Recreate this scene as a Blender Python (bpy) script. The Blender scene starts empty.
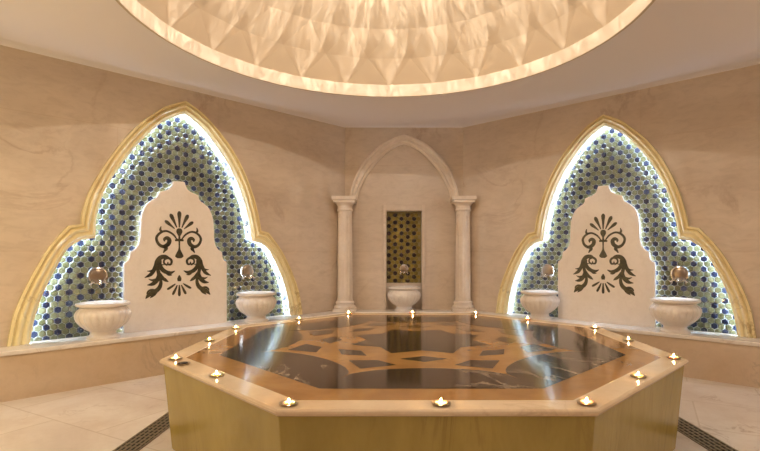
import bpy, bmesh, math, random
from math import sin, cos, pi, radians, atan2, sqrt, hypot
from mathutils import Vector, Matrix
random.seed(7)
S = bpy.context.scene
C = S.collection
EZ = 1.115                      # eye height

# ------------------------------------------------------------------ camera
cam_d = bpy.data.cameras.new('camera'); cam = bpy.data.objects.new('camera', cam_d); C.objects.link(cam)
cam.location = (0, 0, EZ); cam.rotation_euler = (pi/2, 0, 0)
cam_d.sensor_width = 36; cam_d.lens = 36*480/760
cam_d.shift_x = -16/760; cam_d.shift_y = 27.5/760
cam_d.clip_start = 0.02
S.camera = cam
# ------------------------------------------------------------------ world, exposure
wd = bpy.data.worlds.new('world'); S.world = wd; wd.use_nodes = True
wd.node_tree.nodes['Background'].inputs[0].default_value = (0.02, 0.016, 0.012, 1)
wd.node_tree.nodes['Background'].inputs[1].default_value = 1
S.view_settings.view_transform = 'Standard'; S.view_settings.look = 'None'
S.view_settings.gamma = 1; S.view_settings.use_curve_mapping = False
S.view_settings.exposure = -0.06
S.cycles.use_denoising = True
S.cycles.max_bounces = 10; S.cycles.diffuse_bounces = 5; S.cycles.glossy_bounces = 4
S.cycles.sample_clamp_indirect = 6
S.cycles.use_light_tree = True
DC = (-0.07, 3.33)              # dome centre
WARM = (1.0, 0.72, 0.42)

def light(name, kind, loc, energy, color, rot=(0, 0, 0), **k):
    d = bpy.data.lights.new(name, kind); d.energy = energy; d.color = color
    for a, b in k.items(): setattr(d, a, b)
    o = bpy.data.objects.new(name, d); C.objects.link(o); o.location = loc; o.rotation_euler = rot
    return o
# crystal lamp hung high in the dome: its facets throw a streaky pattern
LAMP_Z = 3.70
lamp = light('dome_crystal_lamp', 'POINT', (DC[0], DC[1], LAMP_Z), 165, (1.0, 0.90, 0.77), shadow_soft_size=0.0)
# soft fill lights added under the ceiling out of view, no fixtures there
light('entrance_fill_light', 'AREA', (0, 0.2, 2.72), 6, (1.0, 0.91, 0.83), (0, 0, 0), size=1.6)
light('left_ceiling_fill', 'AREA', (-2.3, 1.5, 2.74), 14, (1.0, 0.91, 0.83), (0, 0, 0), size=0.5)  # side fills added further forward, to spare the slab's front face
light('right_ceiling_fill', 'AREA', (2.4, 1.5, 2.74), 14, (1.0, 0.91, 0.83), (0, 0, 0), size=0.5)
# yellow wall lamps on the side walls, outside the picture
light('left_wall_lamp_light', 'POINT', (-3.0, 2.45, 1.25), 25, (1.0, 0.80, 0.40), shadow_soft_size=0.12)
light('right_wall_lamp_light', 'POINT', (3.1, 2.75, 1.75), 3.5, (1.0, 0.80, 0.45), shadow_soft_size=0.12)
LED_STRENGTH = 150.0
FLAME_STRENGTH = 1300.0

# ------------------------------------------------------------------ materials
def newmat(name):
    m = bpy.data.materials.new(name); m.use_nodes = True
    nt = m.node_tree; b = nt.nodes['Principled BSDF']
    return m, nt, b
def N(nt, t, **k):
    n = nt.nodes.new(t)
    for a, v in k.items():
        if a.startswith('i_'):
            key = a[2:]; key = int(key) if key.isdigit() else key.replace('_', ' ')
            n.inputs[key].default_value = v
        else: setattr(n, a, v)
    return n
def ramp(nt, stops):
    n = nt.nodes.new('ShaderNodeValToRGB'); e = n.color_ramp.elements
    while len(e) > 1: e.remove(e[0])
    e[0].position = stops[0][0]; e[0].color = (*stops[0][1], 1)
    for p, c in stops[1:]:
        x = e.new(p); x.color = (*c, 1)
    return n
def plain(name, col, rough=0.5, metal=0.0, **k):
    m, nt, b = newmat(name)
    b.inputs['Base Color'].default_value = (*col, 1); b.inputs['Roughness'].default_value = rough
    b.inputs['Metallic'].default_value = metal
    for a, v in k.items(): b.inputs[a.replace('_', ' ')].default_value = v
    return m
def emis(name, col, s):
    m, nt, b = newmat(name)
    b.inputs['Base Color'].default_value = (*col, 1)
    b.inputs['Emission Color'].default_value = (*col, 1); b.inputs['Emission Strength'].default_value = s
    return m
def marble(name, light_c, mid_c, vein_c, scale=1.2, rough=0.35, vein=0.35, stretch=(1, 1, 1), joints=None, bump=0.0, mott=0.4):
    """polished stone: soft cloudy tone, warped thin veins, optional slab joints (object space metres)"""
    m, nt, b = newmat(name); L = nt.links.new
    tc = N(nt, 'ShaderNodeTexCoord')
    mp = N(nt, 'ShaderNodeMapping'); mp.inputs['Scale'].default_value = stretch
    L(tc.outputs['Object'], mp.inputs[0])
    n1 = N(nt, 'ShaderNodeTexNoise', i_Scale=scale, i_Detail=6.0, i_Roughness=0.55, i_Distortion=0.6)
    L(mp.outputs[0], n1.inputs['Vector'])
    r1 = ramp(nt, [(0.32, mid_c), (0.66, light_c)]); L(n1.outputs[0], r1.inputs[0])
    n2 = N(nt, 'ShaderNodeTexNoise', i_Scale=scale*0.9, i_Detail=8.0, i_Roughness=0.6, i_Distortion=1.4)
    mp2 = N(nt, 'ShaderNodeMapping'); mp2.inputs['Scale'].default_value = (1.2, 1.0, 0.7); mp2.inputs['Location'].default_value = (5, 3, 1)
    mp2.inputs['Rotation'].default_value = (0.3, 0.5, 0.6)
    L(mp.outputs[0], mp2.inputs[0]); L(mp2.outputs[0], n2.inputs['Vector'])
    r2 = ramp(nt, [(0.478, (0, 0, 0)), (0.5, (1, 1, 1)), (0.522, (0, 0, 0))]); L(n2.outputs[0], r2.inputs[0])
    n3 = N(nt, 'ShaderNodeTexNoise', i_Scale=scale*0.8, i_Detail=2.0); L(mp.outputs[0], n3.inputs['Vector'])
    r3 = ramp(nt, [(0.5, (0, 0, 0)), (0.68, (1, 1, 1))]); L(n3.outputs[0], r3.inputs[0])
    mu = N(nt, 'ShaderNodeMath', operation='MULTIPLY'); L(r2.outputs[0], mu.inputs[0]); L(r3.outputs[0], mu.inputs[1])
    mu2 = N(nt, 'ShaderNodeMath', operation='MULTIPLY'); L(mu.outputs[0], mu2.inputs[0]); mu2.inputs[1].default_value = vein
    mx = N(nt, 'ShaderNodeMix', data_type='RGBA'); L(mu2.outputs[0], mx.inputs[0]); L(r1.outputs[0], mx.inputs[6]); mx.inputs[7].default_value = (*vein_c, 1)
    out = mx.outputs[2]
    n4 = N(nt, 'ShaderNodeTexNoise', i_Scale=scale*9, i_Detail=8.0, i_Roughness=0.68, i_Distortion=0.8); L(mp.outputs[0], n4.inputs['Vector'])
    r4 = ramp(nt, [(0.30, (0.86, 0.84, 0.82)), (0.52, (1, 1, 1)), (0.70, (1.05, 1.05, 1.06))]); L(n4.outputs[0], r4.inputs[0])
    m4 = N(nt, 'ShaderNodeMix', data_type='RGBA', blend_type='MULTIPLY'); m4.inputs[0].default_value = mott
    L(out, m4.inputs[6]); L(r4.outputs[0], m4.inputs[7]); out = m4.outputs[2]
    if joints:
        bw, bh, rot, loc, dark, size = joints
        mj = N(nt, 'ShaderNodeMapping'); mj.inputs['Rotation'].default_value = rot; mj.inputs['Location'].default_value = loc
        L(tc.outputs['Object'], mj.inputs[0])
        br = N(nt, 'ShaderNodeTexBrick', i_Scale=1.0); br.offset = 0.5
        br.inputs['Brick Width'].default_value = bw; br.inputs['Row Height'].default_value = bh
        br.inputs['Mortar Size'].default_value = size; br.inputs['Mortar Smooth'].default_value = 0.3
        br.inputs['Color1'].default_value = (1, 1, 1, 1); br.inputs['Color2'].default_value = (0.93, 0.93, 0.93, 1)
        br.inputs['Mortar'].default_value = (dark, dark*0.96, dark*0.9, 1)
        L(mj.outputs[0], br.inputs['Vector'])
        m2 = N(nt, 'ShaderNodeMix', data_type='RGBA', blend_type='MULTIPLY'); m2.inputs[0].default_value = 1
        L(out, m2.inputs[6]); L(br.outputs[0], m2.inputs[7]); out = m2.outputs[2]
    L(out, b.inputs['Base Color'])
    b.inputs['Roughness'].default_value = rough
    if bump:
        bp = N(nt, 'ShaderNodeBump', i_Strength=bump, i_Distance=0.02); L(n1.outputs[0], bp.inputs['Height']); L(bp.outputs[0], b.inputs['Normal'])
    return m
M = {}
M['wall'] = marble('wall_marble', (0.71, 0.60, 0.49), (0.585, 0.48, 0.38), (0.40, 0.27, 0.18), 1.1, 0.33, 0.5,
                   (0.6, 1, 1.5), (1.9, 1.13, (radians(90), 0, 0), (0.35, 0.0, 0.0), 0.90, 0.003), mott=0.8)
M['arch'] = marble('arch_marble', (0.82, 0.72, 0.61), (0.72, 0.61, 0.50), (0.40, 0.26, 0.16), 2.5, 0.28, 0.6)
M['niche_arch'] = marble('niche_arch_marble', (0.92, 0.82, 0.50), (0.80, 0.66, 0.36), (0.40, 0.26, 0.12), 2.5, 0.16, 0.7)
M['bench'] = marble('bench_marble', (0.84, 0.79, 0.74), (0.77, 0.70, 0.63), (0.42, 0.32, 0.25), 1.6, 0.22, 0.6)
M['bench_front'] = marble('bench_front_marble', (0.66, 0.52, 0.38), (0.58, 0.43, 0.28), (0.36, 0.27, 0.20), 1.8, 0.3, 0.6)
M['white'] = marble('white_marble', (0.86, 0.81, 0.76), (0.78, 0.71, 0.65), (0.5, 0.4, 0.34), 4.0, 0.25, 0.4)
M['plaque'] = marble('plaque_marble', (0.88, 0.82, 0.76), (0.84, 0.77, 0.70), (0.6, 0.5, 0.42), 2.0, 0.35, 0.3)
M['floor'] = marble('floor_marble', (0.82, 0.77, 0.72), (0.66, 0.57, 0.50), (0.36, 0.25, 0.18), 1.9, 0.28, 0.7,
                    (1, 1, 1), (0.95, 0.62, (0, 0, radians(28)), (0.2, 0.1, 0), 0.80, 0.006))
M['onyx'] = marble('honey_onyx', (0.46, 0.355, 0.09), (0.34, 0.255, 0.055), (0.25, 0.16, 0.05), 2.6, 0.25, 0.6, (1, 1, 0.35))
M['rim'] = marble('slab_rim_marble', (0.84, 0.70, 0.50), (0.74, 0.57, 0.37), (0.55, 0.40, 0.25), 2.2, 0.14, 0.4)
M['honey'] = marble('honey_inlay', (0.42, 0.23, 0.075), (0.31, 0.155, 0.045), (0.22, 0.11, 0.04), 3.0, 0.10, 0.6)
M['brown'] = marble('brown_emperador', (0.06, 0.036, 0.022), (0.032, 0.019, 0.012), (0.66, 0.54, 0.42), 1.5, 0.10, 0.55)
M['brown'].node_tree.nodes['Principled BSDF'].inputs['Specular IOR Level'].default_value = 0.36
M['ceiling'] = plain('ceiling_plaster', (0.85, 0.815, 0.84), 0.85)
M['ink'] = marble('dark_inlay', (0.075, 0.065, 0.03), (0.018, 0.016, 0.014), (0.14, 0.12, 0.05), 22.0, 0.3, 0.5)
M['chrome'] = plain('chrome', (0.75, 0.73, 0.70), 0.12, 1.0)
M['brass'] = plain('aged_brass', (0.32, 0.25, 0.19), 0.3, 1.0)
M['steel'] = plain('grate_steel', (0.30, 0.25, 0.17), 0.4, 0.7)
M['pit'] = plain('dark_drain_channel', (0.03, 0.025, 0.02), 0.8)
M['cup'] = plain('tealight_tin', (0.42, 0.33, 0.22), 0.35, 0.8)
M['wax'] = plain('candle_wax', (0.85, 0.66, 0.40), 0.5, 0.0, Subsurface_Weight=0.4)
M['wick'] = plain('wick', (0.03, 0.02, 0.02), 0.9)
M['flame'] = emis('candle_flame', (1.0, 0.56, 0.20), FLAME_STRENGTH)
M['led'] = emis('cool_led_strip', (0.55, 0.75, 1.0), LED_STRENGTH)
M['led2'] = emis('plaque_back_led_strip', (0.74, 0.86, 1.0), LED_STRENGTH*0.16)
M['grout'] = plain('pale_grout', (0.33, 0.33, 0.29), 0.6)
M['grout2'] = plain('ochre_grout', (0.20, 0.16, 0.06), 0.6)
def tile_mat(name, c1, c2):
    m, nt, b = newmat(name); L = nt.links.new
    a = N(nt, 'ShaderNodeAttribute', attribute_name='rnd')
    r = ramp(nt, [(0.0, c1), (1.0, c2)]); L(a.outputs['Fac'], r.inputs[0])
    tc = N(nt, 'ShaderNodeTexCoord'); n = N(nt, 'ShaderNodeTexNoise', i_Scale=60.0, i_Detail=3.0); L(tc.outputs['Object'], n.inputs['Vector'])
    rr = ramp(nt, [(0.3, (0.7, 0.7, 0.7)), (0.7, (1.15, 1.15, 1.15))]); L(n.outputs[0], rr.inputs[0])
    mx = N(nt, 'ShaderNodeMix', data_type='RGBA', blend_type='MULTIPLY'); mx.inputs[0].default_value = 1
    L(r.outputs[0], mx.inputs[6]); L(rr.outputs[0], mx.inputs[7]); L(mx.outputs[2], b.inputs['Base Color'])
    b.inputs['Roughness'].default_value = 0.16; b.inputs['Coat Weight'].default_value = 0.4
    return m
M['navy'] = tile_mat('navy_glaze', (0.008, 0.010, 0.022), (0.020, 0.026, 0.052))
M['olive'] = tile_mat('olive_glaze', (0.085, 0.080, 0.035), (0.155, 0.145, 0.075))
M['plum'] = tile_mat('plum_glaze', (0.012, 0.005, 0.006), (0.03, 0.012, 0.012))
M['gold'] = tile_mat('ochre_glaze', (0.17, 0.125, 0.025), (0.27, 0.20, 0.045))
# dome: pearly gilded plaster with a fine brushed relief
m, nt, b = newmat('pearl_plaster'); L = nt.links.new
b.inputs['Base Color'].default_value = (0.64, 0.53, 0.40, 1); b.inputs['Roughness'].default_value = 0.5
M['dome'] = m
M['dome_rim'] = plain('cream_plaster', (0.60, 0.51, 0.40), 0.6)
# streak pattern thrown by the crystal lamp
d = lamp.data; d.use_nodes = True; nt = d.node_tree; L = nt.links.new
em = [n for n in nt.nodes if n.type == 'EMISSION'][0]
tc = N(nt, 'ShaderNodeTexCoord'); sp = N(nt, 'ShaderNodeSeparateXYZ'); L(tc.outputs['Normal'], sp.inputs[0])
at = N(nt, 'ShaderNodeMath', operation='ARCTAN2'); L(sp.outputs[1], at.inputs[0]); L(sp.outputs[0], at.inputs[1])
cx_ = N(nt, 'ShaderNodeMath', operation='COSINE'); L(at.outputs[0], cx_.inputs[0])
sx_ = N(nt, 'ShaderNodeMath', operation='SINE'); L(at.outputs[0], sx_.inputs[0])
cb = N(nt, 'ShaderNodeCombineXYZ'); L(cx_.outputs[0], cb.inputs[0]); L(sx_.outputs[0], cb.inputs[1])
zz = N(nt, 'ShaderNodeMath', operation='MULTIPLY'); L(sp.outputs[2], zz.inputs[0]); zz.inputs[1].default_value = 0.60; L(zz.outputs[0], cb.inputs[2])
ns = N(nt, 'ShaderNodeTexNoise', i_Scale=19.0, i_Detail=4.0, i_Roughness=0.62, i_Distortion=1.4); L(cb.outputs[0], ns.inputs['Vector'])
rp = ramp(nt, [(0.38, (0.62,)*3), (0.5, (0.95,)*3), (0.64, (1.55,)*3)]); L(ns.outputs[0], rp.inputs[0])
def mth(op, a, b_=None, c=None):
    n_ = N(nt, 'ShaderNodeMath', operation=op)
    for i_, v in enumerate((a, b_, c)):
        if v is None: continue
        if isinstance(v, (int, float)): n_.inputs[i_].default_value = v
        else: L(v, n_.inputs[i_])
    return n_.outputs[0]
hor = mth('SQRT', mth('ADD', mth('MULTIPLY', sp.outputs[0], sp.outputs[0]), mth('MULTIPLY', sp.outputs[1], sp.outputs[1])))
slope = mth('DIVIDE', sp.outputs[2], mth('MAXIMUM', hor, 0.001))
def facet(cyc, base, amp, ph, low):
    saw = mth('PINGPONG', mth('ADD', mth('MULTIPLY', at.outputs[0], cyc/pi), ph+100), 1.0)   # 0 at a tip, 1 between tips
    thr = mth('ADD', mth('MULTIPLY', saw, amp), base)
    lo = N(nt, 'ShaderNodeMapRange', interpolation_type='SMOOTHSTEP'); L(mth('SUBTRACT', slope, thr), lo.inputs[0])
    lo.inputs[1].default_value = -0.006; lo.inputs[2].default_value = 0.006; lo.inputs[3].default_value = low; lo.inputs[4].default_value = 1.0
    below = mth('LESS_THAN', slope, base+0.004)
    return mth('MAXIMUM', lo.outputs[0], below)
f1 = facet(24, -0.454, 0.19, 0.0, 0.0)
f2 = facet(24, -0.42, 0.40, 0.5, 0.68)
f3 = facet(72, -0.36, 0.24, 0.3, 0.82)
f4 = facet(24, -0.38, 0.60, 0.0, 0.84)
inner_ = mth('MULTIPLY', mth('MULTIPLY', rp.outputs[0], f3), mth('MULTIPLY', f2, f4))
dome_ = mth('ADD', mth('MULTIPLY', f1, inner_), mth('MULTIPLY', mth('SUBTRACT', 1.0, f1), 0.27))
# added cut in the lamp's strength below the dome's rim, dims the walls
L(mth('MULTIPLY', dome_, mth('SUBTRACT', 1.0, mth('MULTIPLY', mth('LESS_THAN', slope, -0.523), 0.62))), em.inputs['Strength'])

# ------------------------------------------------------------------ helpers
def tri(bm, fs):
    for f in fs: f.normal_update()
    bmesh.ops.triangulate(bm, faces=fs)
def link(name, bm, mat, parent=None, smooth=False, loc=None, rotz=0.0, bevel=0.0, angle=35):
    bmesh.ops.recalc_face_normals(bm, faces=bm.faces)
    me = bpy.data.meshes.new(name); bm.to_mesh(me); bm.free()
    for mm in (mat if isinstance(mat, (list, tuple)) else [mat]): me.materials.append(mm)
    o = bpy.data.objects.new(name, me); C.objects.link(o)
    if parent: o.parent = parent
    if loc is not None: o.location = loc
    o.rotation_euler = (0, 0, rotz)
    if smooth:
        me.polygons.foreach_set('use_smooth', [True]*len(me.polygons))
        if angle < 180: me.set_sharp_from_angle(angle=radians(angle))
    if bevel:
        md = o.modifiers.new('bevel', 'BEVEL'); md.width = bevel; md.segments = 2; md.limit_method = 'ANGLE'
    return o
def empty(name, loc=(0, 0, 0), rotz=0.0):
    o = bpy.data.objects.new(name, None); C.objects.link(o); o.location = loc; o.rotation_euler = (0, 0, rotz); o.empty_display_size = 0.1
    return o
def tag(o, label=None, cat=None, group=None, kind=None):
    if label: o['label'] = label
    if cat: o['category'] = cat
    if group: o['group'] = group
    if kind: o['kind'] = kind
    return o
def box(bm, x0, x1, y0, y1, z0, z1):
    vs = [bm.verts.new(p) for p in [(x0,y0,z0),(x1,y0,z0),(x1,y1,z0),(x0,y1,z0),(x0,y0,z1),(x1,y0,z1),(x1,y1,z1),(x0,y1,z1)]]
    for f in [(0,3,2,1),(4,5,6,7),(0,1,5,4),(1,2,6,5),(2,3,7,6),(3,0,4,7)]: bm.faces.new([vs[i] for i in f])
def prism(bm, pts, z0, z1, axis='z'):
    """closed outline extruded along z, or along y when the outline is (x, z)"""
    f = (lambda p, h: (p[0], p[1], h)) if axis == 'z' else (lambda p, h: (p[0], h, p[1]))
    a = [bm.verts.new(f(p, z0)) for p in pts]; b = [bm.verts.new(f(p, z1)) for p in pts]
    n = len(pts)
    for i in range(n): bm.faces.new([a[i], a[(i+1) % n], b[(i+1) % n], b[i]])
    ca = bm.faces.new(a); cb_ = bm.faces.new(b)
    tri(bm, [ca, cb_])
def lathe(bm, prof, seg=48, mod=None, c=(0, 0, 0), cap=True):
    rings = []
    for r, z in prof:
        ring = []
        for i in range(seg):
            a = 2*pi*i/seg
            rr = r*(mod(a, r, z) if mod else 1)
            ring.append(bm.verts.new((c[0]+rr*cos(a), c[1]+rr*sin(a), c[2]+z)))
        rings.append(ring)
    for A, B in zip(rings, rings[1:]):
        for i in range(seg): bm.faces.new([A[i], A[(i+1) % seg], B[(i+1) % seg], B[i]])
    if cap: bm.faces.new(rings[0]); bm.faces.new(rings[-1])
def lathe_y(bm, prof, seg, c):
    """profile (r, distance along +y)"""
    rings = []
    for r, y in prof:
        rings.append([bm.verts.new((c[0]+r*cos(2*pi*i/seg), c[1]+y, c[2]+r*sin(2*pi*i/seg))) for i in range(seg)])
    for A, B in zip(rings, rings[1:]):
        for i in range(seg): bm.faces.new([A[i], A[(i+1) % seg], B[(i+1) % seg], B[i]])
    bm.faces.new(rings[0]); bm.faces.new(rings[-1])
def tube(bm, pts, r, seg=10):
    pts = [Vector(p) for p in pts]; rings = []
    for i, p in enumerate(pts):
        t = (pts[min(i+1, len(pts)-1)]-pts[max(i-1, 0)]).normalized()
        up = Vector((0, 0, 1)) if abs(t.z) < 0.9 else Vector((1, 0, 0))
        a = t.cross(up).normalized(); b_ = t.cross(a)
        rr = r[i] if isinstance(r, (list, tuple)) else r
        rings.append([bm.verts.new(p+(a*cos(2*pi*k/seg)+b_*sin(2*pi*k/seg))*rr) for k in range(seg)])
    for A, B in zip(rings, rings[1:]):
        for k in range(seg): bm.faces.new([A[k], A[(k+1) % seg], B[(k+1) % seg], B[k]])
    bm.faces.new(rings[0]); bm.faces.new(rings[-1])
def crom(P, n=6):
    """Catmull-Rom through points"""
    out = []
    for i in range(len(P)-1):
        p0 = P[max(i-1, 0)]; p1 = P[i]; p2 = P[i+1]; p3 = P[min(i+2, len(P)-1)]
        for k in range(n):
            t = k/n
            out.append(tuple(0.5*((2*b_)+(-a+c)*t+(2*a-5*b_+4*c-d_)*t*t+(-a+3*b_-3*c+d_)*t**3) for a, b_, c, d_ in zip(p0, p1, p2, p3)))
    out.append(tuple(P[-1])); return out
def loft(bm, O, I, prof):
    """moulding between outer and inner outline (x,z); prof: (s 0..1, y height)"""
    rows = [[bm.verts.new((o[0]+(i[0]-o[0])*s, h, o[1]+(i[1]-o[1])*s)) for s, h in prof] for o, i in zip(O, I)]
    for A, B in zip(rows, rows[1:]):
        for k in range(len(prof)-1): bm.faces.new([A[k], A[k+1], B[k+1], B[k]])
    bm.faces.new(rows[0]); bm.faces.new(rows[-1])

# ------------------------------------------------------------------ room geometry
H = EZ+1.661                     # ceiling
BZ = EZ-0.738                    # bench top
A_ = Vector((-0.667, 6.275)); B_ = Vector((0.876, 6.275))        # back wall corners
dL = (Vector((-3.118, 3.779))-A_).normalized(); nL = Vector((-dL.y, dL.x))
if nL.dot(-A_) < 0: nL = -nL
dR = (Vector((3.157, 4.163))-B_).normalized(); nR = Vector((dR.y, -dR.x))
if nR.dot(-B_) < 0: nR = -nR
LEN = 3.75
A2 = A_+dL*LEN; B2 = B_+dR*LEN
A3 = Vector((A2.x, 2.3)); B3 = Vector((B2.x, 2.3))
A4 = Vector((-1.7, -0.7)); B4 = Vector((1.9, -0.7))
room = [A_, B_, B2, B3, B4, A4, A3, A2]
rotL = atan2(dL.y, dL.x); rotR = atan2(-dR.y, -dR.x)
UL, UR = 2.068, 1.80
cL = A_+dL*UL; cR = B_+dR*UR        # niche centres on the walls

# half outlines (distance from axis, height)
OUT = [(0, 2.585), (.11, 2.53), (.22, 2.455), (.43, 2.245), (.59, 2.0), (.71, 1.72), (.775, 1.48), (.795, 1.365)]
OUT2 = [(.795, 1.365), (.885, 1.345)]
OUT3 = [(.885, 1.345), (.99, 1.22), (1.08, 1.09), (1.20, .85), (1.28, .62), (1.32, BZ)]
INN = [(0, 2.47), (.12, 2.40), (.25, 2.29), (.45, 2.03), (.595, 1.74), (.675, 1.46), (.70, 1.30), (.705, 1.25)]
INN2 = [(.705, 1.25), (.80, 1.232)]
INN3 = [(.80, 1.232), (.90, 1.16), (.98, 1.03), (1.085, .80), (1.145, .59), (1.18, BZ)]
def half(a, b_, c): return crom(a, 5)[:-1]+crom(b_, 2)[:-1]+crom(c, 6)
hO = half(OUT, OUT2, OUT3); hI = half(INN, INN2, INN3)
def full(h, sx, kz=1.0, left=0.0):
    # left: the viewer-left half of this arch bulges a little more
    lf = lambda x, z: x*sx*(1+left*math.exp(-((z-1.55)/.38)**2))+left*.17*min(1, x*4)
    zf = lambda z: 1.36+(z-1.36)*kz if z > 1.36 else z
    return [(-x*sx, zf(z)) for x, z in reversed(h)]+[(lf(x, z), zf(z)) for x, z in h[1:]]
def mixo(O, I, s): return [(o[0]+(i[0]-o[0])*s, o[1]+(i[1]-o[1])*s) for o, i in zip(O, I)]
def inside(p, poly):
    x, y = p; r = False; j = len(poly)-1
    for i in range(len(poly)):
        xi, yi = poly[i]; xj, yj = poly[j]
        if (yi > y) != (yj > y) and x < (xj-xi)*(y-yi)/(yj-yi)+xi: r = not r
        j = i
    return r
ND = 0.09                        # niche depth

def wall_plain(name, p, q):
    bm = bmesh.new(); n = Vector((-(q-p).y, (q-p).x)).normalized()
    cc = Vector((0, 3.0))
    if n.dot(cc-p) > 0: n = -n
    a, b2, c, d_ = p, q, q+n*0.2, p+n*0.2
    prism(bm, [(v.x, v.y) for v in (a, b2, c, d_)], 0, H)
    ang = atan2((q-p).y, (q-p).x)
    o = link(name, bm, M['wall']); o['kind'] = 'structure'
    # turn the mesh into the wall's own axes so that the slab joints follow the wall
    R = Matrix.Translation((p.x, p.y, 0)) @ Matrix.Rotation(ang, 4, 'Z')
    o.data.transform(R.inverted()); o.matrix_world = R
    return o
wall_plain('wall_right', B2, B3); wall_plain('wall_front_right', B3, B4); wall_plain('wall_front', B4, A4)
wall_plain('wall_front_left', A4, A3); wall_plain('wall_left', A3, A2)

def wall_with_hole(name, loc, rot, xa, xb, hole, depth):
    """front face with an open-bottomed hole, its reveal, its back and a body"""
    bm = bmesh.new()
    fr = [bm.verts.new((x, 0, z)) for x, z in [(xa, BZ)]+hole+[(xb, BZ), (xb, H), (xa, H)]]
    tri(bm, [bm.faces.new(fr)])
    a = [bm.verts.new((x, 0, z)) for x, z in hole]; b2 = [bm.verts.new((x, -depth, z)) for x, z in hole]
    for i in range(len(hole)-1): bm.faces.new([a[i], a[i+1], b2[i+1], b2[i]])
    bm.faces.new([a[0], a[-1], b2[-1], b2[0]])
    bk = [bm.verts.new((x, -depth, z)) for x, z in hole]; tri(bm, [bm.faces.new(bk)])
    for z0, z1 in ((0, BZ),):
        bm.faces.new([bm.verts.new(p) for p in [(xa, 0, z0), (xb, 0, z0), (xb, 0, z1), (xa, 0, z1)]])
    box(bm, xa, xb, -0.36, -depth-0.02, 0, H)
    me = bpy.data.meshes.new(name); bm.to_mesh(me); bm.free(); me.materials.append(M['wall'])
    o = bpy.data.objects.new(name, me); C.objects.link(o); o.location = loc; o.rotation_euler = (0, 0, rot); o['kind'] = 'structure'
    return o
SX = {'L': 1.045, 'R': 0.975}
KZ = {'L': 1.035, 'R': 0.985}
LB = {'L': 0.07, 'R': 0.0}
NICHE = {'L': ((cL.x, cL.y, 0), rotL, -UL, LEN-UL), 'R': ((cR.x, cR.y, 0), rotR, -(LEN-UR), UR)}
for k, nm in (('L', 'wall_back_left'), ('R', 'wall_back_right')):
    loc, rot, xa, xb = NICHE[k]
    O, I = full(hO, SX[k], KZ[k], LB[k]), full(hI, SX[k], KZ[k], LB[k])
    wall_with_hole(nm, loc, rot, xa, xb, mixo(O, I, 0.62), ND)
BW = (0.105, 6.275)              # back wall: local x points to the viewer's left
wall_with_hole('wall_back', (BW[0], BW[1], 0), pi, -(B_.x-BW[0]), BW[0]-A_.x, [(-.23, BZ), (-.23, 1.664), (.23, 1.664), (.23, BZ)], 0.08)

bm = bmesh.new(); prism(bm, [(v.x*1.06, (v.y-3)*1.06+3) for v in room], -0.1, 0)
o = link('floor', bm, M['floor']); o['kind'] = 'structure'
# ceiling with the round opening, edge cove along the walls
RD = 1.77
bm = bmesh.new()
seg = 96
ring = [(DC[0]+RD*cos(2*pi*i/seg), DC[1]+RD*sin(2*pi*i/seg)) for i in range(seg)]
def hit(a):
    """ray from the dome centre to the room outline"""
    best = None; dx, dy = cos(a), sin(a)
    for i in range(len(room)):
        p, q = room[i], room[(i+1) % len(room)]
        ex, ey = q.x-p.x, q.y-p.y; den = dx*ey-dy*ex
        if abs(den) < 1e-9: continue
        t = ((p.x-DC[0])*ey-(p.y-DC[1])*ex)/den; s = ((p.x-DC[0])*dy-(p.y-DC[1])*dx)/den
        if t > 0 and -1e-6 <= s <= 1+1e-6 and (best is None or t < best): best = t
    return (DC[0]+dx*best*1.02, DC[1]+dy*best*1.02)
angs = sorted([2*pi*i/seg for i in range(seg)]+[atan2(v.y-DC[1], v.x-DC[0]) % (2*pi) for v in room])
inn = [(DC[0]+RD*cos(a), DC[1]+RD*sin(a)) for a in angs]; outp = [hit(a) for a in angs]
for zz_ in (H, H+0.12):
    vi = [bm.verts.new((*p, zz_)) for p in inn]; vo = [bm.verts.new((*p, zz_)) for p in outp]
    for i in range(len(angs)):
        j = (i+1) % len(angs); bm.faces.new([vi[i], vi[j], vo[j], vo[i]])
o = link('ceiling', bm, M['ceiling']); o['kind'] = 'structure'
# small cornice where the walls meet the ceiling
def cornice(name, p, q):
    t = (q-p).normalized(); n = Vector((-t.y, t.x))
    if n.dot(Vector((0, 3))-p) < 0: n = -n
    prof = [(0, 0), (0, -0.022), (0.004, -0.022), (0.012, -0.014), (0.03, -0.007), (0.055, -0.003), (0.085, -0.001), (0.085, 0)]
    bm = bmesh.new(); ra = [bm.verts.new((p.x+n.x*a, p.y+n.y*a, H+z)) for a, z in prof]; rb = [bm.verts.new((q.x+n.x*a, q.y+n.y*a, H+z)) for a, z in prof]
    for i in range(len(prof)):
        j = (i+1) % len(prof); bm.faces.new([ra[i], ra[j], rb[j], rb[i]])
    bm.faces.new(ra); bm.faces.new(rb)
    o = link(name, bm, M['ceiling'], smooth=True, angle=60); o['kind'] = 'structure'
for i, (p, q) in enumerate([(A2, A_), (A_, B_), (B_, B2)]): cornice('trim_%d' % (i+1), p, q)

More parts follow.
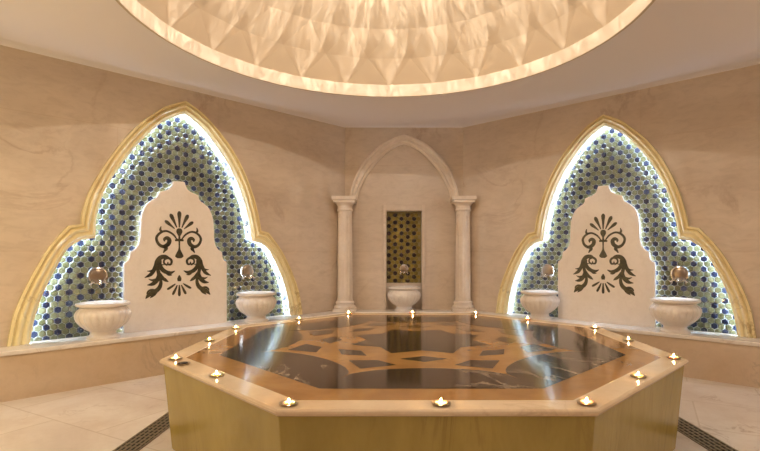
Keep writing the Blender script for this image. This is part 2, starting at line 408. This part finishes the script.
# ------------------------------------------------------------------ dome
dome = tag(empty('ceiling_dome', (DC[0], DC[1], H)), 'round faceted star-patterned plaster dome glowing gold in the ceiling above the slab', 'dome')
bm = bmesh.new()
prof = [(RD-0.008, -0.003), (RD-0.006, 0.122), (RD+0.03, 0.128), (RD+0.03, 0.004), (RD+0.004, -0.003)]
R0 = []
for r, z in prof: R0.append([bm.verts.new((r*cos(2*pi*i/96), r*sin(2*pi*i/96), z)) for i in range(96)])
for k in range(5):
    Aq, Bq = R0[k], R0[(k+1) % 5]
    for i in range(96): bm.faces.new([Aq[i], Aq[(i+1) % 96], Bq[(i+1) % 96], Bq[i]])
link('dome_rim', bm, M['dome_rim'], dome, smooth=True)
bm = bmesh.new()
NF = 24; levels = [(-0.01, 1.008), (0.24, 0.955), (0.47, 0.86), (0.68, 0.71), (0.84, 0.51), (0.95, 0.27)]
rings = []
for k, (z, rr) in enumerate(levels):
    off = 0.5 if k % 2 else 0.0
    rings.append([bm.verts.new((RD*rr*cos(2*pi*(j+off)/NF+pi/2), RD*rr*sin(2*pi*(j+off)/NF+pi/2), 0.126+z)) for j in range(NF)])
top = bm.verts.new((0, 0, 0.126+1.0))
for k in range(len(rings)-1):
    Aq, Bq = rings[k], rings[k+1]
    for j in range(NF):
        j1 = (j+1) % NF
        if k % 2 == 0:
            bm.faces.new([Aq[j], Aq[j1], Bq[j]]); bm.faces.new([Bq[j], Aq[j1], Bq[j1]])
        else:
            bm.faces.new([Aq[j], Bq[j1], Bq[j]]); bm.faces.new([Aq[j], Aq[j1], Bq[j1]])
for j in range(NF): bm.faces.new([rings[-1][j], rings[-1][(j+1) % NF], top])
link('dome_shell', bm, M['dome'], dome)

# ------------------------------------------------------------------ bench around the walls
def offset_line(p, q, dist):
    t = (q-p).normalized(); n = Vector((-t.y, t.x))
    if n.dot(Vector((0, 3))-p) < 0: n = -n
    return p+n*dist, t
def isect(p, t, q, s):
    den = t.x*s.y-t.y*s.x; k = ((q.x-p.x)*s.y-(q.y-p.y)*s.x)/den
    return p+t*k
order = [A3, A2, A_, B_, B2, B3]
def inner(dist):
    ls = [offset_line(order[i], order[i+1], dist) for i in range(5)]
    pts = [Vector((ls[0][0].x, A3.y))]
    for i in range(4): pts.append(isect(ls[i][0], ls[i][1], ls[i+1][0], ls[i+1][1]))
    pts.append(Vector((ls[4][0].x, B3.y))); return pts
bench = tag(empty('marble_bench', (0.1, 6.1, 0)), 'continuous low marble bench running along the walls under the niches', 'bench')
def strip(bm, outer, inn_, z0, z1):
    prism(bm, [(v.x, v.y) for v in outer]+[(v.x, v.y) for v in reversed(inn_)], z0, z1)
bm = bmesh.new(); strip(bm, inner(0.002), inner(0.275), BZ-0.035, BZ); bm.verts.ensure_lookup_table()
o = link('bench_top', bm, M['bench'], bench, bevel=0.008); o.location = (-0.1, -6.1, 0)
bm = bmesh.new(); strip(bm, inner(0.002), inner(0.26), 0, BZ-0.035)
o = link('bench_front', bm, M['bench_front'], bench); o.location = (-0.1, -6.1, 0)

# ------------------------------------------------------------------ hexagon tiles
def hexpanel(bm, x0, x1, z0, z1, y, test, s=0.0555, th=0.006, phase=(0, 0)):
    lay = bm.verts.layers.float.new('rnd')
    R = (s-0.0055)/sqrt(3)
    rows = int((z1-z0)/(s*sqrt(3)/2))+3; cols = int((x1-x0)/s)+3
    for r in range(rows):
        for c in range(cols):
            x = x0+(c+(r % 2)*0.5)*s-s*0.5; z = z0+r*s*sqrt(3)/2
            if not test(x, z): continue
            # one hexagon in three is dark, so that the dark ones form their own triangular lattice
            q = c-(r-(r % 2))//2; dark = (q-r+phase[0]) % 3 == 0
            rnd = random.random()
            pts = [(x+R*sin(pi/3*k), z+R*cos(pi/3*k)) for k in range(6)]
            pi_ = [(x+(R-0.004)*sin(pi/3*k), z+(R-0.004)*cos(pi/3*k)) for k in range(6)]
            a = [bm.verts.new((p[0], y, p[1])) for p in pts]
            b2 = [bm.verts.new((p[0], y+th*0.6, p[1])) for p in pts]
            c2 = [bm.verts.new((p[0], y+th, p[1])) for p in pi_]
            for v in a+b2+c2: v[lay] = rnd
            fs = [bm.faces.new(c2)]
            for A, B in ((a, b2), (b2, c2)):
                for k in range(6): fs.append(bm.faces.new([A[k], A[(k+1) % 6], B[(k+1) % 6], B[k]]))
            for f in fs: f.material_index = 1 if dark else 2

# plaque outline (half): distance from axis, height
PL = [(0, 1.828), (.052, 1.826)]+crom([(.056, 1.815), (.075, 1.765), (.11, 1.735), (.165, 1.715)], 4) + \
     crom([(.192, 1.705), (.198, 1.67), (.215, 1.645), (.235, 1.635)], 3) + \
     crom([(.235, 1.635), (.305, 1.575), (.345, 1.47), (.355, 1.34), (.358, 1.26), (.375, 1.19), (.41, 1.145), (.442, 1.125)], 4)[1:] + \
     crom([(.446, 1.10), (.450, 1.065), (.468, 1.035), (.492, 1.025)], 3) + [(.497, 1.0), (.497, BZ)]
def stroke(bm, pts, ws, y0, y1, n=5):
    """flat tapered ribbon of inlay following a curve"""
    P = crom([(p[0], p[1], w) for p, w in zip(pts, ws)], n)
    lft, rgt = [], []
    for i, (x, z, w) in enumerate(P):
        ax, az = P[max(i-1, 0)][:2]; bx, bz = P[min(i+1, len(P)-1)][:2]
        l = hypot(bx-ax, bz-az) or 1; nx, nz = -(bz-az)/l, (bx-ax)/l
        w = max(w, 0.0008); lft.append((x+nx*w, z+nz*w)); rgt.append((x-nx*w, z-nz*w))
    A = [bm.verts.new((p[0], y1, p[1])) for p in lft]; B = [bm.verts.new((p[0], y1, p[1])) for p in rgt]
    Ab = [bm.verts.new((p[0], y0, p[1])) for p in lft]; Bb = [bm.verts.new((p[0], y0, p[1])) for p in rgt]
    for i in range(len(P)-1):
        bm.faces.new([A[i], A[i+1], B[i+1], B[i]]); bm.faces.new([A[i], Ab[i], Ab[i+1], A[i+1]]); bm.faces.new([B[i], B[i+1], Bb[i+1], Bb[i]])
    bm.faces.new([A[0], B[0], Bb[0], Ab[0]]); bm.faces.new([A[-1], Ab[-1], Bb[-1], B[-1]])
def ornament(bm, y0, y1, x0=0.0, ztop=1.60, k=0.00222):
    def T(a, b_): return ((a-177)*k+x0, ztop-b_*k)
    def st(pts, ws, mir=True, dy=0.0):
        stroke(bm, [T(*p) for p in pts], [w*k for w in ws], y0, y1+dy)
        if mir: stroke(bm, [T(354-p[0], p[1]) for p in pts], [w*k for w in ws], y0, y1+dy)
    # palmette fan on top
    st([(177, 104), (177, 70), (177, 42), (177, 31)], [2.5, 5.5, 9, 3], False)
    st([(166, 105), (155, 80), (143, 55), (138, 45)], [2.2, 5, 8.5, 3])
    st([(156, 110), (142, 98), (124, 83), (115, 76)], [2, 4.5, 7.5, 3])
    st([(177, 108), (177, 113), (177, 124), (177, 136), (177, 142)], [4, 11, 13, 8, 4], False)
    # tie and hanging drop
    st([(158, 162), (177, 160), (196, 162)], [4, 6, 4], False)
    st([(177, 142), (177, 160), (177, 190), (177, 206), (177, 222), (177, 234), (177, 242)], [4, 4, 3.2, 6, 14, 18, 8], False)
    # volutes
    st([(168, 160), (150, 136), (122, 122), (96, 130), (80, 152), (88, 178), (108, 190), (128, 180), (134, 162), (124, 152), (113, 158), (114, 168)],
       [2.5, 4, 4.5, 5, 5.5, 6, 7.5, 9, 9, 8, 6, 2])
    st([(106, 128), (96, 118), (99, 102)], [4.5, 5, 1.5])
    st([(112, 186), (120, 198), (114, 208), (108, 218)], [8, 8, 5, 2])
    # acanthus leaves
    st([(126, 272), (112, 264), (113, 248), (130, 241), (143, 252), (140, 268), (128, 268), (128, 258)], [4, 4, 4, 5, 5, 4.5, 4, 2])
    st([(134, 243), (118, 235), (98, 238), (84, 254), (77, 276), (64, 302), (52, 314), (32, 324)], [4, 8, 10, 10, 9, 8, 7, 1.2], dy=0.0003)
    st([(72, 290), (58, 296), (42, 296)], [6, 4.5, 1])
    st([(96, 250), (94, 270), (104, 290), (120, 302), (140, 306), (158, 298)], [6, 8, 9, 8.5, 6.5, 1.2])
    st([(118, 300), (132, 314), (146, 316)], [6, 5.5, 1.2])
    st([(100, 286), (98, 272), (112, 270)], [5, 4, 1.2])
    st([(90, 264), (86, 290), (90, 314), (82, 336), (64, 352), (42, 356)], [4, 7, 8, 9.5, 8, 1.2], dy=0.0009)
    st([(78, 334), (62, 336), (48, 330)], [6, 4.5, 1])
    st([(94, 308), (106, 328), (118, 338), (130, 346)], [5, 7, 6.5, 1.2])
    st([(94, 316), (98, 348), (90, 372), (70, 388), (50, 398), (36, 414)], [4, 7, 9, 9.5, 9, 1.2], dy=0.0006)
    st([(86, 376), (70, 398), (54, 412)], [6, 6.5, 1.2])
    st([(74, 380), (58, 378), (46, 384), (40, 394)], [5, 5, 4, 1])
    # lower fan
    st([(177, 318), (177, 332), (177, 345)], [2, 9, 7], False)
    st([(177, 362), (177, 385), (177, 405), (177, 412)], [2.5, 5, 6, 2.5], False)
    st([(168, 362), (160, 380), (151, 398), (147, 404)], [2.2, 4.5, 5.5, 2.5])
    st([(160, 356), (146, 366), (130, 376), (124, 379)], [2, 4.5, 5, 2])
    st([(192, 378), (196, 384), (200, 392)], [1, 1, 1])

side = {'L': 'left', 'R': 'right'}
for k in 'LR':
    loc, rot, xa, xb = NICHE[k]; sx = SX[k]; W = side[k]
    O, I = full(hO, sx, KZ[k], LB[k]), full(hI, sx, KZ[k], LB[k])
    hole = mixo(O, I, 0.72)
    # arch moulding
    t = tag(empty('niche_arch', (loc[0], loc[1], BZ), rot), 'fluted pointed marble arch surround framing the %s tiled niche' % W, 'arch')
    prof = [(0.0, 0.001), (0.0, 0.045), (0.05, 0.052), (0.15, 0.052), (0.19, 0.036), (0.24, 0.030), (0.31, 0.046), (0.41, 0.052), (0.49, 0.044),
            (0.55, 0.030), (0.62, 0.026), (0.68, 0.034), (0.78, 0.036), (0.84, 0.028), (0.90, 0.016), (1.0, 0.012), (1.0, 0.0), (0.9, -0.003), (0.66, -0.003), (0.64, 0.001)]
    bm = bmesh.new(); loft(bm, O, I, prof)
    for v in bm.verts: v.co.z = max(v.co.z, BZ+.0015)
    bmesh.ops.translate(bm, verts=bm.verts, vec=(0, 0, -BZ))
    link('arch_moulding', bm, M['niche_arch'], t, smooth=True, angle=28)
    # LED strip hidden behind the moulding's inner lip
    bm = bmesh.new()
    s0 = mixo(O, I, 0.78); 
    lst = [(x, z) for x, z in s0]
    lst = [(x, max(z, BZ+.003)) for x, z in lst]
    a = [bm.verts.new((x, -0.002, z-BZ)) for x, z in lst]; b2 = [bm.verts.new((x, -0.012, z-BZ)) for x, z in lst]
    s1 = [(x, max(z, BZ+.003)) for x, z in mixo(O, I, 0.83)]
    c2 = [bm.verts.new((x, -0.012, z-BZ)) for x, z in s1]; d2 = [bm.verts.new((x, -0.002, z-BZ)) for x, z in s1]
    for q_, w_ in ((a, b2), (b2, c2), (c2, d2), (d2, a)):
        for i in range(len(lst)-1): bm.faces.new([q_[i], q_[i+1], w_[i+1], w_[i]])
    tag(link('light_strip', bm, M['led'], t), 'glowing cool white light strip inside the arch edge')
    # tiles
    bm = bmesh.new()
    g = [(x, z) for x, z in mixo(O, I, 0.70)]
    bk = [bm.verts.new((x, -ND+0.004, max(z, BZ+.002))) for x, z in mixo(O, I, 0.645)]; tri(bm, [bm.faces.new(bk)])
    plq = [(-x, z) for x, z in reversed(PL)]+[(x, z) for x, z in PL[1:]]
    small = [(x*0.86, z-0.07) for x, z in plq]
    small[0] = (small[0][0], 0); small[-1] = (small[-1][0], 0)
    big = mixo(O, I, 0.65)
    def fits(x, z, big=big): return all(inside((x+.033*sin(pi/3*k_), max(z+.033*cos(pi/3*k_), BZ+.008)), big) for k_ in range(6))
    hexpanel(bm, -1.35, 1.35, BZ+0.01, 2.6, -ND+0.004, lambda x, z: z > BZ-.02 and fits(x, z) and not inside((x, z), small))
    bmesh.ops.bisect_plane(bm, geom=bm.verts[:]+bm.edges[:]+bm.faces[:], plane_co=(0, 0, BZ+.002), plane_no=(0, 0, -1), clear_outer=True)
    bmesh.ops.translate(bm, verts=bm.verts, vec=(0, 0, -BZ))
    o = link('hexagon_tile_panel', bm, [M['grout'], M['navy'], M['olive']], loc=(loc[0], loc[1], BZ), rotz=rot)
    tag(o, 'panel of navy and olive hexagon tiles lining the %s niche' % W, 'tile panel')
    # plaque standing off the tiles
    px = 0.045 if k == 'L' else 0.02
    t = tag(empty('ornamental_plaque', (loc[0], loc[1], BZ), rot), 'tall shaped white marble plaque with dark leaf ornament in the %s niche' % W, 'plaque')
    pp = [(x*1.0+px, z-BZ) for x, z in plq]
    pp = [(x, max(z, 0.001)) for x, z in pp]
    bm = bmesh.new(); prism(bm, pp, -0.050, -0.012, axis='y')
    link('plaque_body', bm, M['plaque'], t, bevel=0.006)
    bm = bmesh.new(); ornament(bm, -0.014, -0.0095, px)
    bmesh.ops.translate(bm, verts=bm.verts, vec=(0, 0, -BZ))
    tag(link('leaf_ornament', bm, M['ink'], t), 'dark green-black palmette, scroll and leaf inlay')
    bm = bmesh.new()
    n_ = len(pp); q1 = [((x-px)*0.95+px, z*0.97) for x, z in pp]; q2 = [((x-px)*0.93+px, z*0.955) for x, z in pp]
    rows = [[bm.verts.new((x, y, max(z, 0.001))) for x, z in q] for q, y in ((q1, -0.054), (q1, -0.070), (q2, -0.070), (q2, -0.054))]
    for a, b2 in zip(rows, rows[1:]+rows[:1]):
        for i in range(n_-1): bm.faces.new([a[i], a[i+1], b2[i+1], b2[i]])
    tag(link('back_light_strip', bm, M['led2'], t), 'cool white light strip glowing behind the plaque edge')

# back wall tiles and frame
bm = bmesh.new()
vs = [bm.verts.new(p) for p in [(-.229, -.076, .72), (.229, -.076, .72), (.229, -.076, 1.663), (-.229, -.076, 1.663)]]; bm.faces.new(vs)
hexpanel(bm, -.30, .30, .75, 1.66, -.076, lambda x, z: abs(x) < .205 and z < 1.64, phase=(1, 0))
bmesh.ops.translate(bm, verts=bm.verts, vec=(0, 0, -.72))
tag(link('hexagon_tile_panel', bm, [M['grout2'], M['plum'], M['gold']], loc=(BW[0], BW[1], .72), rotz=pi),
    'narrow upright panel of dark plum and ochre hexagon tiles on the back wall', 'tile panel')
bm = bmesh.new()
for x0, x1, z0, z1 in ((-.275, -.232, 0, 1.74-BZ), (.232, .275, 0, 1.74-BZ), (-.232, .232, 1.666-BZ, 1.74-BZ)): box(bm, x0, x1, 0.001, 0.022, z0, z1)
tag(link('tile_frame', bm, M['wall'], loc=(BW[0], BW[1], BZ), rotz=pi, bevel=0.005), 'plain narrow marble frame around the upright back wall tile panel', 'frame')
# back arch
bo = crom([(0, 2.65), (.12, 2.615), (.34, 2.49), (.56, 2.25), (.68, 1.98), (.71, 1.83)], 7)
bi = crom([(0, 2.535), (.10, 2.50), (.27, 2.385), (.46, 2.16), (.575, 1.95), (.605, 1.83)], 7)
O = [(-x, z-1.83) for x, z in reversed(bo)]+[(x, z-1.83) for x, z in bo[1:]]; I = [(-x, z-1.83) for x, z in reversed(bi)]+[(x, z-1.83) for x, z in bi[1:]]
bm = bmesh.new(); loft(bm, O, I, [(0, .001), (0, .06), (.1, .075), (.25, .075), (.32, .055), (.45, .05), (.6, .06), (.72, .06), (.8, .035), (1, .03), (1, .001)])
tag(link('pointed_arch', bm, M['arch'], loc=(BW[0], BW[1], 1.83), rotz=pi, smooth=True, angle=28), 'slender pointed marble arch moulding spanning the two columns on the back wall', 'arch')

# ------------------------------------------------------------------ columns
def column(x, y, label):
    t = tag(empty('marble_column', (x, y, BZ)), label, 'column', 'columns of the back wall')
    bm = bmesh.new(); box(bm, -.14, .14, -.14, .14, 0, .035)
    lathe(bm, [(.135, .035), (.14, .05), (.135, .065), (.118, .075), (.112, .095), (.122, .105), (.118, .12), (.10, .132), (.097, .16)], 48)
    link('column_base', bm, M['arch'], t, smooth=True)
    bm = bmesh.new()
    def fl(a, r, z): return 1-0.055*max(0, cos(a*12))**0.7
    lathe(bm, [(.096, .155), (.096, .19), (.094, .7), (.090, 1.15), (.088, 1.27)], 144, fl)
    link('column_shaft', bm, M['arch'], t, smooth=True, angle=60)
    bm = bmesh.new(); lathe(bm, [(.088, 1.265), (.10, 1.275), (.10, 1.29), (.092, 1.30), (.093, 1.335), (.108, 1.355), (.128, 1.375)], 48)
    box(bm, -.135, .135, -.135, .135, 1.375, 1.405); box(bm, -.15, .15, -.15, .15, 1.408, 1.452)
    link('column_capital', bm, M['arch'], t, smooth=True)
column(-.652, 6.13, 'fluted marble column left of the back wall tile panel')
column(.856, 6.13, 'fluted marble column right of the back wall tile panel')

# ------------------------------------------------------------------ wash basins and taps
def make_basin():
    t = empty('wash_basin')
    bm = bmesh.new()
    def gad(a, r, z):
        if z < 0.07 or z > 0.275: return 1.0
        w = sin(pi*(z-0.07)/(0.275-0.07))
        return 1-0.055*w*(1-abs(sin(a*11)))**1.5
    pr = [(.112, .070), (.125, .078), (.165, .110), (.198, .15), (.213, .19), (.212, .22), (.198, .245), (.180, .262), (.172, .275)]
    lathe(bm, crom(pr, 3), 176, gad)
    link('bowl', bm, M['white'], t, smooth=True, angle=70)
    bm = bmesh.new(); lathe(bm, [(.172, .272), (.188, .280), (.205, .287), (.208, .297), (.205, .308), (.185, .311), (.170, .300), (.14, .22), (.07, .17), (.002, .165)], 64)
    link('rim', bm, M['white'], t, smooth=True)
    bm = bmesh.new(); lathe(bm, [(.128, 0), (.130, .018), (.118, .026), (.102, .036), (.098, .055), (.110, .072)], 64)
    link('foot', bm, M['white'], t, smooth=True)
    return t
def make_tap():
    t = empty('wall_tap')
    bm = bmesh.new(); lathe_y(bm, [(.080, 0), (.084, .006), (.078, .016), (.066, .018), (.060, .010)], 48, (0, 0, 0))
    link('escutcheon_ring', bm, M['chrome'], t, smooth=True)
    bm = bmesh.new(); lathe_y(bm, [(.061, .008), (.055, .013), (.035, .018), (.01, .020)], 32, (0, 0, 0)); link('escutcheon_dome', bm, M['brass'], t, smooth=True)
    bm = bmesh.new(); tube(bm, [(0, .02, -.035), (0, .06, -.035), (0, .085, -.045), (0, .092, -.075)], [.012, .012, .012, .010], 12); link('spout', bm, M['chrome'], t, smooth=True)
    for s in (-1, 1):
        bm = bmesh.new(); tube(bm, [(s*.05, .005, -.055), (s*.055, .035, -.062)], .009, 10); tube(bm, [(s*.035, .035, -.055), (s*.078, .037, -.075)], .007, 10)
        tube(bm, [(s*.052, .036, -.040), (s*.062, .036, -.092)], .006, 8)
        link('handle', bm, M['chrome'], t, smooth=True)
    return t
def dup(root, loc, rotz, parts=True):
    r = root.copy(); C.objects.link(r); r.location = loc; r.rotation_euler = (0, 0, rotz)
    for ch in list(root.children):
        c = ch.copy(); C.objects.link(c); c.parent = r
        for g_ in ch.children:
            e = g_.copy(); C.objects.link(e); e.parent = c
    return r
def onwall(k, u, off):
    p = (A_+dL*u+nL*off) if k == 'L' else (B_+dR*u+nR*off)
    return p.x, p.y
bas = make_basin(); tp = make_tap(); used = False
for k, u, lb in (('L', 2.817, 'outermost marble basin on the bench left of the left plaque'), ('L', 1.355, 'marble basin on the bench between the left plaque and the left column'),
                 ('R', 1.138, 'marble basin on the bench between the right column and the right plaque'), ('R', 2.487, 'outermost marble basin on the bench right of the right plaque'),
                 ('B', 0, 'marble basin on the bench at the back wall')):
    if k == 'B': x, y, r = BW[0], BW[1]-.14, pi; tx, ty, tz = BW[0]+0.0, BW[1]+.066, .905
    else:
        x, y = onwall(k, u, .14); r = rotL if k == 'L' else rotR; tx, ty = onwall(k, u-(.01 if k == 'L' else .008), -ND+.011); tz = .91
    if not used: b_o, t_o = bas, tp; b_o.location = (x, y, BZ); b_o.rotation_euler.z = r; t_o.location = (tx, ty, tz); t_o.rotation_euler.z = r; used = True
    else: b_o = dup(bas, (x, y, BZ), r); t_o = dup(tp, (tx, ty, tz), r)
    if k == 'B': t_o.scale = (.75, .75, .75)
    tag(b_o, 'round gadrooned '+lb, 'basin', 'wash basins on the bench')
    tag(t_o, 'round metal wall tap above the '+lb.split(' on the bench')[0].replace('marble ', '')+' '+lb.split(' on the bench ')[1], 'tap', 'wall taps above the basins')

# ------------------------------------------------------------------ heated slab
SC = (0.158, 3.33); SZ = 0.515
def octo(ap, z=None, rot=0.0):
    R = ap/cos(pi/8); return [(R*cos(pi/8+pi/4*i), R*sin(pi/8+pi/4*i)) for i in range(8)]
slab = tag(empty('heated_marble_slab', (SC[0], SC[1], 0)), 'large octagonal honey marble platform with inlaid star top in the middle of the room', 'platform')
bm = bmesh.new()
a = [bm.verts.new((*p, 0)) for p in octo(1.435)]; b2 = [bm.verts.new((*p, SZ-.03)) for p in octo(1.476)]
for i in range(8): bm.faces.new([a[i], a[(i+1) % 8], b2[(i+1) % 8], b2[i]])
bm.faces.new(a); bm.faces.new(b2)
link('slab_body', bm, M['onyx'], slab, bevel=0.004)
bm = bmesh.new()
rows = [(1.36, SZ-.03), (1.480, SZ-.03), (1.490, SZ-.024), (1.495, SZ-.015), (1.493, SZ-.007), (1.484, SZ), (1.373, SZ), (1.36, SZ-.004)]
rv = [[bm.verts.new((*p, z)) for p in octo(ap)] for ap, z in rows]
for A, B in zip(rv, rv[1:]+rv[:1]):
    for i in range(8): bm.faces.new([A[i], A[(i+1) % 8], B[(i+1) % 8], B[i]])
link('slab_rim', bm, M['rim'], slab)
bm = bmesh.new(); prism(bm, octo(1.373), SZ-.03, SZ-.002); link('slab_top', bm, M['honey'], slab)
bm = bmesh.new()
z0, z1 = SZ-.004, SZ-.0012
outer = octo(1.20)
# ring of lobes: octagon outside, scalloped inside
scal = []
for i in range(8):
    aa = pi/4*i; R = Vector((cos(aa), sin(aa))); T_ = Vector((-sin(aa), cos(aa)))
    hw = 1.125*sin(pi/8); rc = 1.125*cos(pi/8)
    n = 14
    for j in range(n):
        t_ = -cos(pi*j/n); rr = rc-(rc-.822)*sqrt(max(0, 1-t_*t_)); lim = rr*math.tan(pi/8)-(0.002 if j else 0)
        scal.append(R*rr+T_*max(-lim, min(lim, hw*t_)))
for i in range(8):
    arc = scal[i*14:(i+1)*14]+[scal[((i+1)*14) % len(scal)]]
    p, q = Vector(octo(1.20)[(i-1) % 8]), Vector(octo(1.20)[i])
    tri(bm, [bm.faces.new([bm.verts.new((v.x, v.y, z1)) for v in [p, q]+arc[::-1]])])
for i in range(8):
    aa = pi/4*i; R = Vector((cos(aa), sin(aa))); T_ = Vector((-sin(aa), cos(aa)))
    bm.faces.new([bm.verts.new((*(R*r+T_*t_), z1)) for r, t_ in ((.53, 0), (.60, .135), (.68, 0), (.60, -.135))])
    aa += pi/8; R = Vector((cos(aa), sin(aa))); T_ = Vector((-sin(aa), cos(aa)))
    bm.faces.new([bm.verts.new((*(R*r+T_*t_), z1)) for r, t_ in ((.685, 0), (.755, .145), (.90, 0), (.755, -.145))])
st_ = []
for i in range(8):
    st_.append((.365*cos(pi/4*i), .365*sin(pi/4*i))); st_.append((.485*cos(pi/4*i+pi/8), .485*sin(pi/4*i+pi/8)))
f = bm.faces.new([bm.verts.new((*p, z1)) for p in st_]); tri(bm, [f])
for f in bm.faces:
    if f.normal.z < 0: f.normal_flip()
tag(link('star_inlay', bm, M['brown'], slab), 'dark brown marble star inlay with scalloped border')

# ------------------------------------------------------------------ candles
def make_candle(lit=True):
    t = empty('tealight_candle')
    bm = bmesh.new(); lathe(bm, [(.026, 0), (.036, .004), (.039, .009), (.037, .009), (.028, .004)], 32); link('cup', bm, M['cup'], t, smooth=True)
    bm = bmesh.new(); lathe(bm, [(.024, .003), (.024, .010), (.018, .011), (.002, .0115)], 24); link('wax', bm, M['wax'] if lit else M['wick'], t, smooth=True)
    if lit:
        bm = bmesh.new(); tube(bm, [(0, 0, .010), (.001, 0, .016)], .0012, 6); link('wick', bm, M['wick'], t)
        bm = bmesh.new(); lathe(bm, [(.0010, .011), (.0024, .0125), (.0029, .015), (.0024, .018), (.0013, .0215), (.0004, .025)], 10)
        link('flame', bm, M['flame'], t, smooth=True, angle=180)
    return t
cand = make_candle(); first = True
def atpx(x, y):
    Y = 480*(EZ-SZ)/(y-253); return ((x-396)/480*Y, Y)
spots = [((289, 404.5), 'at the front left corner of the slab'), ((441, 404.5), 'at the middle of the slab front edge'), ((588, 404.5), 'at the front right corner of the slab'),
         ((212.5, 376.8), 'midway on the front left slanted edge'), ((639, 377.2), 'midway on the front right slanted edge'),
         ((172, 359.6), 'on the leftmost corner of the slab'), ((675, 358.6), 'on the rightmost corner of the slab'),
         ((211, 340.9), 'midway on the left side edge of the slab'), ((627.5, 340.8), 'midway on the right side edge of the slab'),
         ((239.5, 328.8), 'at the rear end of the left side edge'), ((591.5, 328.4), 'at the rear end of the right side edge'),
         ((301, 320.0), 'on the rear left slanted edge before the left column'), ((526.5, 319.8), 'on the rear right slanted edge before the right column'),
         ((353, 315.6), 'on the rear edge in front of the left column base'), ((413, 315.2), 'on the rear edge in front of the back basin'), ((472.5, 315.4), 'on the rear edge in front of the right column base')]
for (px_, py_), lb in spots:
    x, y = atpx(px_, py_)
    # keep every candle on the pale rim
    v = Vector((x-SC[0], y-SC[1])); kk = round(atan2(v.y, v.x)/(pi/4)); nn = Vector((cos(kk*pi/4), sin(kk*pi/4)))
    ap = max(v.dot(Vector((cos(i*pi/4), sin(i*pi/4)))) for i in range(8))
    v = v*(1.43/ap)
    loc = (SC[0]+v.x, SC[1]+v.y, SZ)
    o = cand if first else dup(cand, loc, random.random()*6)
    if first: cand.location = loc; first = False
    tag(o, 'small lit tealight candle '+lb, 'candle', 'lit tealights along the slab rim')
x, y = atpx(183, 364.5)
o = make_candle(False); o.location = (x, y, SZ)
tag(o, 'empty unlit tealight dish beside the lit one on the leftmost slab corner', 'candle dish')

# ------------------------------------------------------------------ floor drains
def grate(x0, x1, y0, y1, label):
    t = tag(empty('drain_grate', ((x0+x1)/2, (y0+y1)/2, 0)), label, 'drain', 'drain grates in the floor')
    w, l = (x1-x0)/2, (y1-y0)/2
    bm = bmesh.new(); box(bm, -w, w, -l, l, 0.0005, 0.0015); link('channel', bm, M['pit'], t)
    bm = bmesh.new()
    for s in (-w, w-.010): box(bm, s, s+.010, -l, l, 0.001, 0.006)
    for i in range(1, 5): xx = -w+2*w*i/5; box(bm, xx-.006, xx+.006, -l, l, 0.001, 0.005)
    n = int(2*l/.05)
    for i in range(n+1): yy = -l+2*l*i/n; box(bm, -w, w, yy-.004, yy+.004, 0.001, 0.0045)
    link('bars', bm, M['steel'], t)
grate(-1.592, -1.448, 2.65, 3.98, 'narrow metal drain grate in the floor along the left side of the slab')
grate(1.764, 1.920, 2.62, 3.98, 'narrow metal drain grate in the floor along the right side of the slab')
